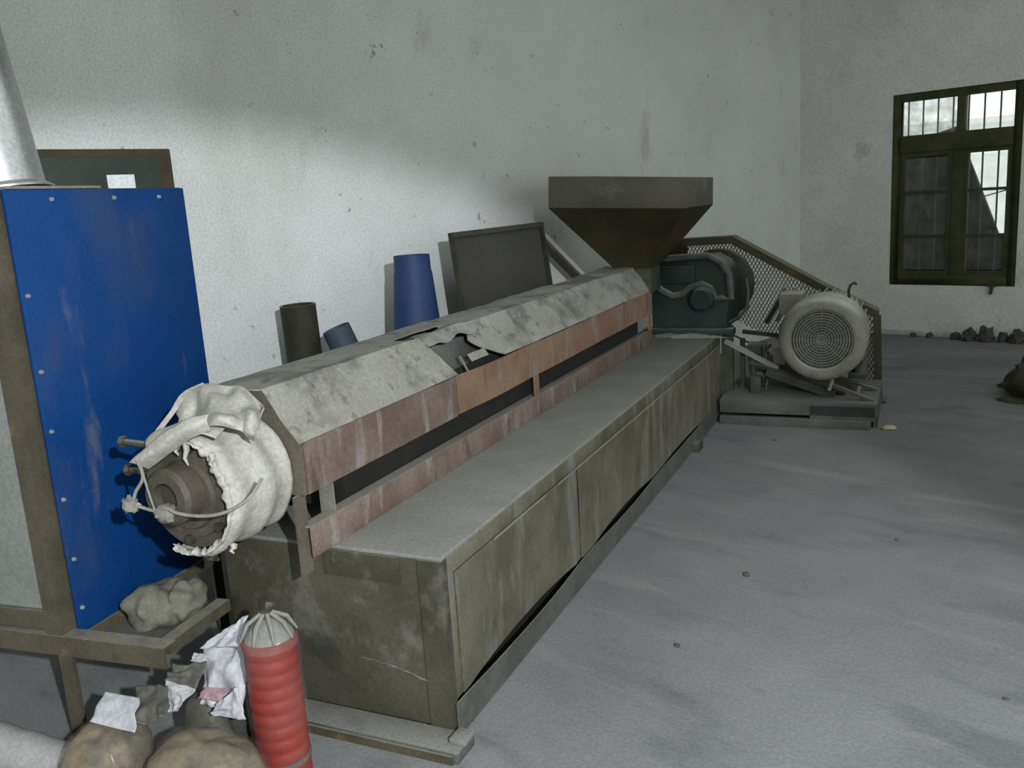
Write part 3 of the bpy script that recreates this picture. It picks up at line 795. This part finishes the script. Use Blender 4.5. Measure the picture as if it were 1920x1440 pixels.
# ------------------------------------------------------------------ white sack wrapped round the die head
S = Thing('sack_wrap', 'torn white woven sack wrapped around the die head', 'sack', (BC[0], 1.72, .64), MY)
def catmull(p0, p1, p2, p3, t):
    return .5 * ((2 * p1) + (p2 - p0) * t + (2 * p0 - 5 * p1 + 4 * p2 - p3) * t * t + (3 * p1 - p0 - 3 * p2 + p3) * t ** 3)
def patch(rows, nu, nv, amp=0.0, fq=12.0, seed=0.0):
    """smooth sheet through a net of points"""
    R = [[Vector(p) for p in r] for r in rows]
    def line(pts, t):
        n = len(pts) - 1
        i = min(int(t * n), n - 1)
        f = t * n - i
        return catmull(pts[max(i - 1, 0)], pts[i], pts[i + 1], pts[min(i + 2, n)], f)
    def q(a, b):
        p = line([line(r, a) for r in R], b)
        if amp:
            p = p + Vector((noise.noise(p * fq + Vector((seed, 0, 0))), noise.noise(p * fq + Vector((0, seed + 5, 0))), noise.noise(p * fq + Vector((0, 0, seed + 9))))) * amp
        return p
    return MB().grid(q, nu, nv)
def wrap_r(th, t):
    r = .168 + .009 * sin(t * 13 + .9 * noise.noise((th * .8, 1, 0))) * (.35 + .65 * t) + .004 * noise.noise((th * 1.6, t * 3, 1)) + .0015 * noise.noise((th * 7, t * 6, 1))
    return r
def sleeve(a, b):
    th = radians(-112 + 262 * a)
    r = wrap_r(th, b)
    rag = .010 * noise.noise((th * 3, 2, 5)) + .006 * noise.noise((th * 11, 2, 5))
    if a < .06 or a > .95:
        r -= .01
    y = 1.622 + rag + (1.852 - 1.622 - rag) * b
    if b < .1:
        r -= .012 * (1 - b / .1) ** 1.5
    return (BC[0] + r * cos(th), y, BC[1] + r * sin(th))
S.part('sleeve', MB().grid(sleeve, 150, 26), 'sack', solid=.003, smooth=60)
def lip(a, b):
    th = radians(-110 + 215 * a)
    wide = .5 + .5 * sin(min(max((th + .4) / 1.5, 0), 1) * pi)
    depth = .004 + .030 * wide ** 2 + .009 * noise.noise((th * 4, 7, 1)) + .020 * noise.noise((th * 9, 7, 1))
    r = .162 - max(.003, depth) * b + .002 * noise.noise((th * 5, b * 2, 8))
    y = 1.622 + .010 * noise.noise((th * 3, 2, 5)) + .006 * noise.noise((th * 11, 2, 5)) - .012 * sin(pi * b * .8) + .02 * b * b
    return (BC[0] + r * cos(th), y, BC[1] + r * sin(th))
S.part('frayed_lip', MB().grid(lip, 170, 5), 'sack', solid=.002, smooth=60)
heap = [[(-1.859, 1.78, 0.977), (-1.83, 1.8, 1.025), (-1.776, 1.82, 1.056), (-1.719, 1.83, 1.052), (-1.662, 1.838, 1.055), (-1.622, 1.838, 1.022), (-1.559, 1.8, 1.003)],
        [(-1.807, 1.74, 0.981), (-1.799, 1.79, 1.017), (-1.709, 1.76, 1.048), (-1.688, 1.8, 1.033), (-1.621, 1.79, 1.035), (-1.599, 1.81, 1.002), (-1.548, 1.77, 0.982)],
        [(-1.781, 1.71, 0.981), (-1.778, 1.77, 0.986), (-1.669, 1.72, 1.023), (-1.625, 1.73, 1.017), (-1.6, 1.75, 1.016), (-1.532, 1.71, 1.006), (-1.513, 1.71, 0.97)],
        [(-1.757, 1.67, 0.98), (-1.719, 1.7, 0.983), (-1.612, 1.66, 1.012), (-1.557, 1.66, 1.006), (-1.552, 1.69, 0.988), (-1.525, 1.68, 0.975), (-1.499, 1.68, 0.965)],
        [(-1.753, 1.65, 0.974), (-1.71, 1.67, 0.974), (-1.616, 1.65, 0.995), (-1.563, 1.66, 0.989), (-1.546, 1.68, 0.974), (-1.54, 1.69, 0.955), (-1.532, 1.7, 0.945)]]
S.part('bunched_top', patch(heap, 72, 48, .012, 14, 2), 'sack', solid=.003, smooth=70, label='bunched folds of sack on top')
loop = [[(-1.857, 1.70, .935), (-1.855, 1.775, .985), (-1.825, 1.80, 1.027), (-1.77, 1.815, 1.058)],
        [(-1.872, 1.69, .935), (-1.868, 1.765, .987), (-1.832, 1.785, 1.038), (-1.765, 1.80, 1.066)]]
S.part('top_loop', patch(loop, 24, 4), 'sack', solid=.004, smooth=70)
tong = [[(-1.828, 1.575, 0.902), (-1.739, 1.585, 0.97), (-1.657, 1.6, 1.012), (-1.592, 1.63, 1.026)],
        [(-1.797, 1.568, 0.901), (-1.713, 1.575, 0.955), (-1.639, 1.59, 0.996), (-1.587, 1.615, 1.014)],
        [(-1.79, 1.6, 0.88), (-1.722, 1.61, 0.924), (-1.651, 1.615, 0.966), (-1.592, 1.63, 0.988)]]
S.part('torn_tongue', patch(tong, 40, 10, .005, 16, 4), 'sack', solid=.003, smooth=70)
shoulder = [[(-1.842, 1.66, .945), (-1.76, 1.66, .985), (-1.66, 1.68, 1.000), (-1.60, 1.70, .985)],
            [(-1.80, 1.615, .935), (-1.73, 1.610, .968), (-1.65, 1.612, .982), (-1.585, 1.63, .965)]]
S.part('shoulder_fold', patch(shoulder, 30, 8, .008, 14, 7), 'sack', solid=.003, smooth=70)
def shred(x0, z0, l, k):
    return MB().sweep([(x0, 1.62, z0), (x0 + .004, 1.615, z0 - l * .35), (x0 - .003, 1.612, z0 - l * .7), (x0 + .006, 1.612, z0 - l)], [.010, .007, .005, .002], 6)
for k, (x0, z0, l) in enumerate(((-1.672, .955, .06), (-1.70, .955, .035), (-1.59, .925, .03), (-1.56, .69, .02))):
    S.part('shred', shred(x0, z0, l, k), 'sack')

st_pts = [(-1.783, 1.56, .918), (-1.772, 1.56, .873), (-1.798, 1.555, .835), (-1.806, 1.55, .813), (-1.815, 1.55, .80), (-1.788, 1.555, .793), (-1.749, 1.56, .785), (-1.71, 1.558, .797),
          (-1.668, 1.558, .786), (-1.607, 1.56, .784), (-1.545, 1.565, .792), (-1.50, 1.580, .808), (-1.468, 1.603, .832), (-1.458, 1.64, .868)]
def smooth_path(p, n=6):
    p = [Vector(q) for q in p]
    o = []
    for i in range(len(p) - 1):
        a, b, c, d = p[max(i - 1, 0)], p[i], p[i + 1], p[min(i + 2, len(p) - 1)]
        for k in range(n):
            t = k / n
            o.append(.5 * ((2 * b) + (c - a) * t + (2 * a - 5 * b + 4 * c - d) * t * t + (3 * b - a - 3 * c + d) * t ** 3))
    o.append(p[-1])
    return o
T = Thing('string', 'white string hanging in a loop across the die face', 'string', (-1.7, 1.56, .78), MY)
T.part('cord', MB().sweep(smooth_path(st_pts), .0045, 6), 'string')
T.part('cord', MB().sweep(smooth_path([(-1.772, 1.56, .90), (-1.764, 1.56, .85), (-1.752, 1.56, .80), (-1.748, 1.56, .785), (-1.742, 1.56, .765)]), .003, 6), 'string')
T.part('knot', MB().blob((-1.819, 1.55, .798), (.022, .018, .020), 5, .5, 4, 16, 10, fold=.4), 'string')

# ------------------------------------------------------------------ blue cabinet on its stand
K = Thing('blue_cabinet', 'tall blue sheet-metal cabinet with grey door on a rusty angle-iron stand', 'cabinet', (-.3, .4, 0), CY, CO)
ct0 = -.72
body = K.part('cabinet_body', MB().box(ct0, -.018, .07, .755, .40, 1.59), 'inner_dark')
K.part('side_panel', MB().box(-.012, 0.0, .048, .768, .345, 1.612), 'blue', bevel=.002, label='blue enamelled side panel')
sp = K.e.children[-1]
for s_, z in ((.066, 1.33), (.066, 1.12), (.066, .95), (.066, .75), (.066, .57), (.066, .42), (.20, 1.585), (.44, 1.585), (.64, 1.585)):
    K.part('panel_bolt', MB().lathe([(0, 0), (.007, 0), (.005, .007), (0, .008)], (0, s_, z), (1, 0, 0), 8), 'bolt', sp, label='pale bolt head')
K.part('corner_post', MB().box(-.075, -.022, .0, .008, .345, 1.60).box(-.030, -.022, .008, .06, .345, 1.60), 'rusty_iron')
K.part('door', MB().box(ct0 + .02, -.078, .006, .022, .435, 1.53), 'door_grey', bevel=.003, label='grey front door')
K.part('door_rail', MB().box(ct0, -.076, .0, .02, .375, .43), 'rusty_iron')
K.part('door_rail', MB().box(ct0, -.076, .0, .02, 1.535, 1.60), 'rusty_iron')
K.part('roof_sheet', MB().box(ct0, -.0125, .0, .768, 1.602, 1.614), 'panel_trim')
K.part('dust_strip', MB().box(-.03, -.005, .06, .40, 1.6145, 1.622), 'dust_top')
K.part('leg', MB().box(-.048, -.040, .0, .05, 0, .30).box(-.040, .0, .0, .008, 0, .30), 'rusty_iron')
K.part('leg', MB().box(ct0, ct0 + .05, .0, .008, 0, .30), 'rusty_iron')
K.part('leg', MB().box(-.048, -.040, .70, .75, 0, .30), 'rusty_iron')
K.part('leg', MB().box(ct0, ct0 + .05, .70, .708, 0, .30), 'rusty_iron')
K.part('stand_beam', MB().box(ct0 - .1, .335, -.004, .004, .30, .36).box(ct0 - .1, .335, .004, .05, .352, .36), 'rusty_iron', label='long rusty beam along the front of the stand')
K.part('stand_beam', MB().box(ct0, -.04, .70, .75, .30, .34), 'rusty_iron')
K.part('stand_beam', MB().box(.26, .305, .054, .335, .31, .345), 'rusty_iron', label='side beam reaching back beside the machine base')
K.part('stand_beam', MB().box(-.035, .0, .054, .70, .30, .34), 'rusty_iron')
K.part('shelf_plate', MB().box(.01, .258, .06, .36, .30, .312), 'inner_dark')

duct_o = (-.335, .35)
dp = Thing('exhaust_duct', 'shiny galvanised round duct rising from the blue cabinet roof', 'duct', (-.335, .35, 1.614), CY, CO)
dp.part('duct_tube', MB().tube((-.335, .35, 1.615), (-.52, .35, 2.75), .128, 40), 'duct', smooth=40)
dp.part('duct_collar', MB().lathe([(.130, 0), (.150, 0), (.150, .006), (.130, .02)], (-.335, .35, 1.615), (-.163, 0, 1), 40), 'duct')

L_ = Thing('foam_lump', 'grey crumbly lump lying under the blue cabinet beside the machine', 'debris', (.13, .27, .312), CY, CO)
L_.part('lump', MB().blob((.12, .24, .355), (.085, .10, .075), 8, .35, 2.0, 36, 24, -.042), 'lump', smooth=80)
L_.part('lump', MB().blob((.20, .27, .365), (.05, .07, .06), 11, .35, 2.2, 30, 20, -.052), 'lump', smooth=80)

# dark control cabinet against the wall behind
Pn = Thing('control_cabinet', 'dark control cabinet against the white wall behind the blue cabinet', 'cabinet', (-4.06, 1.45, 0), 0)
Pn.part('cabinet_body', MB().box(-4.185, -3.96, .95, 1.955, 0, 1.828), 'panel_trim', bevel=.006)
Pn.part('door', MB().box(-3.959, -3.945, .99, 1.885, .05, 1.795), 'panel_dark', bevel=.003)
Pn.part('label_plate', MB().box(-3.9445, -3.942, 1.645, 1.765, 1.655, 1.718), 'paper', smooth=0, label='small white label plate')

# ------------------------------------------------------------------ things standing along the wall
solo('dark_tube', 'dark mottled tube standing upright by the wall, leftmost of the tubes', 'tube',
     MB().pipe((-3.88, 2.505, 0), (-3.88, 2.477, 1.053), .090, .012, 28), 'tube_dark', base=(-3.88, 2.505, 0))
solo('grey_blue_tube', 'short blue-grey open tube leaning against the dark tube', 'tube',
     MB().pipe((-3.55, 2.86, .03), (-3.725, 2.585, .925), .072, .008, 28), 'blue_grey', base=(-3.55, 2.86, 0))
cone_t = MB().lathe([(.200, 0), (.104, 1.15), (.099, 1.165), (.097, 1.248), (.089, 1.248), (.089, 1.15), (.192, 0)], (-3.70, 3.10, 0), (0, 0, 1), 36, close=True)
solo('blue_cone_duct', 'blue tapered duct section standing upright by the white wall', 'duct', cone_t, 'blue_far', base=(-3.70, 3.10, 0))

TR = Thing('metal_tray', 'dark grey sheet-metal tray standing on edge beside the hopper', 'tray', (-3.66, 3.85, 0), 0)
def traypt(y, z, d):
    x = -3.72 + .12 * (1.345 - z) / .9
    return (x - d, y - .06 * (1.345 - z) * 0, z)
def trayprism(poly, d0, d1):
    return MB().prism(poly, lambda p, t: traypt(p[0], p[1], t), d0, d1)
TR.part('tray_sheet', trayprism([(3.44, 0.0), (4.19, 0.0), (4.19, 1.356), (3.44, 1.342)], .03, .036), 'tray')
TR.part('tray_rim', trayprism([(3.432, 1.316), (4.198, 1.330), (4.198, 1.358), (3.432, 1.344)], -.002, .03), 'tray')
TR.part('tray_rim', trayprism([(3.425, 0), (3.439, 0), (3.439, 1.342), (3.425, 1.342)], -.002, .036), 'dark_iron')
TR.part('tray_rim', trayprism([(4.191, 0), (4.205, 0), (4.205, 1.355), (4.191, 1.355)], -.002, .036), 'dark_iron')
solo('diagonal_strip', 'olive-grey flat strip set diagonally between the tray and the hopper', 'bar',
     MB().bar((-4.012, 4.425, 1.29), (-3.83, 5.806, .05), .02, .085, (1, 0, 0)), 'strip_olive', base=(-3.83, 5.806, 0))  # dark diagonal strip, modelled as a flat length

# ------------------------------------------------------------------ foreground left: plastic bundles, red roll, white bag
solo_args = dict(yaw=MY)
RB = Thing('red_roll', 'red ribbed cylinder wrapped in clear plastic film by the machine end', 'cylinder', (-1.487, 1.625, 0), MY)
rx, ry = -1.487, 1.625
prof = [(0, 0), (.068, 0)]
z = 0.0
while z < .425:
    prof += [(.066, z + .004), (.069, z + .010), (.069, z + .028), (.066, z + .034)]
    z += .0365
prof += [(.066, .44), (.0, .44)]
RB.part('red_body', MB().lathe(prof, (rx, ry, 0), (0, 0, 1), 40), 'red')
RB.part('rim_band', MB().lathe([(.0665, .425), (.0715, .427), (.0715, .446), (.0665, .449)], (rx, ry, 0), (0, 0, 1), 40, close=True), 'red_rim')
RB.part('rim_band', MB().lathe([(.0665, .10), (.0715, .102), (.0715, .110), (.0665, .112)], (rx, ry, 0), (0, 0, 1), 40, close=True), 'bag_grey', label='dull tape band low on the roll')
RB.part('cap', MB().lathe([(.066, .441), (.062, .455), (.045, .475), (.018, .492), (0, .495)], (rx, ry, 0), (0, 0, 1), 36), 'grey_top', label='grey dusty domed top')
def film(a, b):
    th = 2 * pi * a
    z = .02 + .50 * b
    r = .0755 + .004 * noise.noise((cos(th) * 2, sin(th) * 2, z * 9)) + .003 * noise.noise((cos(th) * 5, sin(th) * 5, z * 22))
    if z > .445:
        k = min(1.0, (z - .445) / .0755)
        r *= (1 - k) ** .7 * (1 + .22 * noise.noise((cos(th) * 3, sin(th) * 3, 4)))
        r += .006
    return (rx + r * cos(th), ry + r * sin(th), z)
RB.part('plastic_film', MB().grid(film, 64, 40), 'film', smooth=50)
RB.part('film_knot', MB().sweep([(rx - .004, ry, .508), (rx + .002, ry, .522), (rx + .012, ry, .532), (rx + .026, ry, .538)], [.012, .010, .012, .004], 8), 'dark_iron', label='dark tied knot of film')
for i in range(5):
    a = -2.2 + i * .75
    RB.part('film_crease', MB().sweep([(rx + .072 * cos(a), ry + .072 * sin(a), .452), (rx + .05 * cos(a), ry + .05 * sin(a), .492), (rx + .014 * cos(a), ry + .014 * sin(a), .512)], [.003, .006, .005], 6), 'grey_top')

def tan_bundle(c, rad, seed, label):
    t = Thing('plastic_bundle', label, 'bundle', (c[0], c[1], 0), MY, group='tan bundles on the floor')
    t.part('filling', MB().blob(c, rad, seed, .10, 1.6, 44, 26, -c[2], fold=.04, power=.85), 'tan', smooth=60)
    t.part('film', MB().blob(c, tuple(q * 1.04 for q in rad), seed, .11, 1.7, 44, 26, -c[2] + .002, fold=.09, power=.85), 'film', smooth=60)
    return t
tan_bundle((-1.555, 1.41, .125), (.165, .12, .145), 3, 'right-hand tan plastic-wrapped bundle against the red roll')
tan_bundle((-1.862, 1.40, .115), (.105, .11, .14), 8, 'left-hand tan plastic-wrapped bundle beneath the white plastic scrap')

def crumple(p00, p10, p01, p11, seed, amp, nu=40, nv=30, fq=4.0):
    p00, p10, p01, p11 = map(Vector, (p00, p10, p01, p11))
    nrm = (p10 - p00).cross(p01 - p00).normalized()
    def q(a, b):
        p = (p00.lerp(p10, a)).lerp(p01.lerp(p11, a), b)
        h = .5 - 2 * abs(noise.noise((a * fq + seed, b * fq, seed * 2.3))) + .4 * noise.noise((a * fq * 2.5, b * fq * 2.5, seed))
        e = noise.noise((a * 3, b * 3, seed + 9)) * .008
        return p + nrm * (amp * h) + (p10 - p00).normalized() * e
    return MB().grid(q, nu, nv)
WB_ = Thing('white_plastic_bag', 'crumpled white printed plastic bag between the red roll and cabinet stand', 'bag', (-1.66, 1.62, 0), MY)
def bag(name, m, p, seed, amp, parent=None, label=None, fq=2.2):
    return WB_.part(name, crumple(*p, seed, amp, 26, 20, fq), m, parent, solid=.002, smooth=60, label=label)
bs = bag('bag_sheet', 'bag_white', [(-1.698, 1.565, .247), (-1.562, 1.575, .24), (-1.726, 1.63, .37), (-1.590, 1.67, .455)], 2.0, .018)
bag('bag_fold', 'bag_white', [(-1.710, 1.600, .388), (-1.574, 1.605, .412), (-1.645, 1.64, .432), (-1.580, 1.66, .474)], 4.0, .010)
bag('bag_fold', 'bag_white', [(-1.643, 1.545, .238), (-1.530, 1.548, .245), (-1.626, 1.552, .268), (-1.558, 1.566, .325)], 6.0, .008)
bag('bag_fold', 'bag_white', [(-1.742, 1.50, .253), (-1.712, 1.50, .262), (-1.774, 1.535, .320), (-1.672, 1.535, .314)], 9.0, .009)
bag('bag_fold', 'bag_grey', [(-1.780, 1.535, .316), (-1.672, 1.538, .312), (-1.80, 1.59, .330), (-1.685, 1.60, .350)], 7.0, .010)
bag('bag_fold', 'bag_white', [(-1.745, 1.60, .345), (-1.690, 1.60, .345), (-1.75, 1.62, .358), (-1.690, 1.62, .362)], 3.0, .004)
bag('bag_print', 'bag_print', [(-1.676, 1.540, .284), (-1.605, 1.545, .284), (-1.660, 1.555, .309), (-1.585, 1.560, .317)], 2.0, .002, None, 'faded pink print')
WB_.part('bag_support', MB().blob((-1.665, 1.715, .15), (.085, .06, .18), 6, .10, 2, 30, 18, -.15), 'bag_grey', smooth=60, label='dull stuffed lower part of the bag')
WB_.part('bag_support', MB().blob((-1.72, 1.60, .12), (.075, .05, .14), 9, .10, 2, 30, 18, -.12), 'bag_grey', smooth=60)
PS = Thing('plastic_scrap', 'white glossy plastic scrap lying on the left-hand tan bundle', 'plastic', (-1.83, 1.43, .25), MY)
PS.part('sheet', crumple((-1.894, 1.385, .264), (-1.735, 1.385, .268), (-1.90, 1.45, .310), (-1.792, 1.46, .308), 3.3, .007, 30, 20, 1.6), 'bag_white', solid=.002, smooth=60)
PS.part('sheet_fold', crumple((-1.765, 1.41, .272), (-1.690, 1.44, .285), (-1.838, 1.50, .306), (-1.752, 1.52, .318), 6.3, .014, 30, 20, 1.8), 'bag_grey', solid=.002, smooth=60)
RL = Thing('pale_roll', 'pale grey fabric roll lying on the floor at bottom left', 'roll', (-2.28, 1.42, 0), MY)
a_, b_ = Vector((-2.75, 1.42, .075)), Vector((-2.055, 1.435, .06))
pr = []
RL.part('roll_body', MB().sweep([a_.lerp(b_, i / 12) + Vector((0, 0, .006 * noise.noise((i * .7, 2, 1)))) for i in range(13)], [.072 - .0012 * i + .004 * noise.noise((i * .9, 1, 1)) for i in range(13)], 24), 'roll', smooth=60)
RL.part('roll_end', MB().blob(b_ + Vector((.0, 0, -.006)), (.045, .05, .048), 4, .3, 3, 20, 12), 'bag_grey', smooth=60)

# ------------------------------------------------------------------ odd bits on the floor and by the back wall
OB = solo('olive_bag', 'dark olive slumped bag on the floor at right', 'bag',
          MB().blob((0, 0, .12), (.37, .40, .235), 12, .22, 2.0, 36, 22, -.12, fold=.12).blob((-.36, .12, .015), (.14, .06, .03), 5, .3, 3, 16, 8, -.015).blob((-.27, -.30, .012), (.12, .05, .02), 6, .3, 3, 16, 8, -.012), 'olive_bag', origin=(-1.27, 6.62, 0))
rb = [(-2.62, .05, .07, 'middle-sized dark rubble chunk left of the big heap by the back wall'), (-2.50, .07, .11, 'dark rubble chunk at the left end of the heap under the window'),
      (-2.355, .075, .14, 'tallest dark rubble chunk in the heap under the window'), (-2.225, .05, .10, 'low dark rubble chunk right of the tallest one under the window'),
      (-2.11, .065, .12, 'rounded dark rubble chunk near the right picture edge under the window'), (-2.0, .045, .09, 'last dark rubble chunk at the right picture edge'),
      (-2.85, .035, .05, 'small dark rubble chunk standing apart at the back wall foot'), (-3.0, .03, .04, 'smallest dark rubble chunk, leftmost along the back wall foot')]
for k, (x, r, h, lb) in enumerate(rb):
    solo('rubble_chunk', lb, 'rubble',
         MB().blob((0, 0, h * .35), (r * .85, r, h * .6), k + 1, .5, 2.5, 18, 12, -h * .35), 'rubble', origin=(x, WY - .08 - r, 0), group='rubble along the back wall')
for k, (x, y, r, lb) in enumerate(((-1.63, 2.93, .011, 'dark pebble on the floor beside the middle of the machine base'), (-1.54, 2.30, .008, 'small dark pebble on the floor nearer the machine front corner'),
                                   (-.93, 1.87, .006, 'tiny dark pebble nearest the bottom of the picture on open floor'), (-1.30, 3.6, .006, 'tiny dark pebble farther out on the lit floor'),
                                   (-.62, 2.6, .006, 'tiny dark pebble on the open floor far to the right'), (-2.43, 4.72, .008, 'dark pebble on the floor in front of the motor stand'))):
    solo('pebble', lb, 'pebble', MB().blob((0, 0, r * .6), (r * 1.3, r, r * .8), k + 2, .4, 2.5, 10, 8, -r * .6), 'rubble', origin=(x, y, 0), group='pebbles on the open floor')
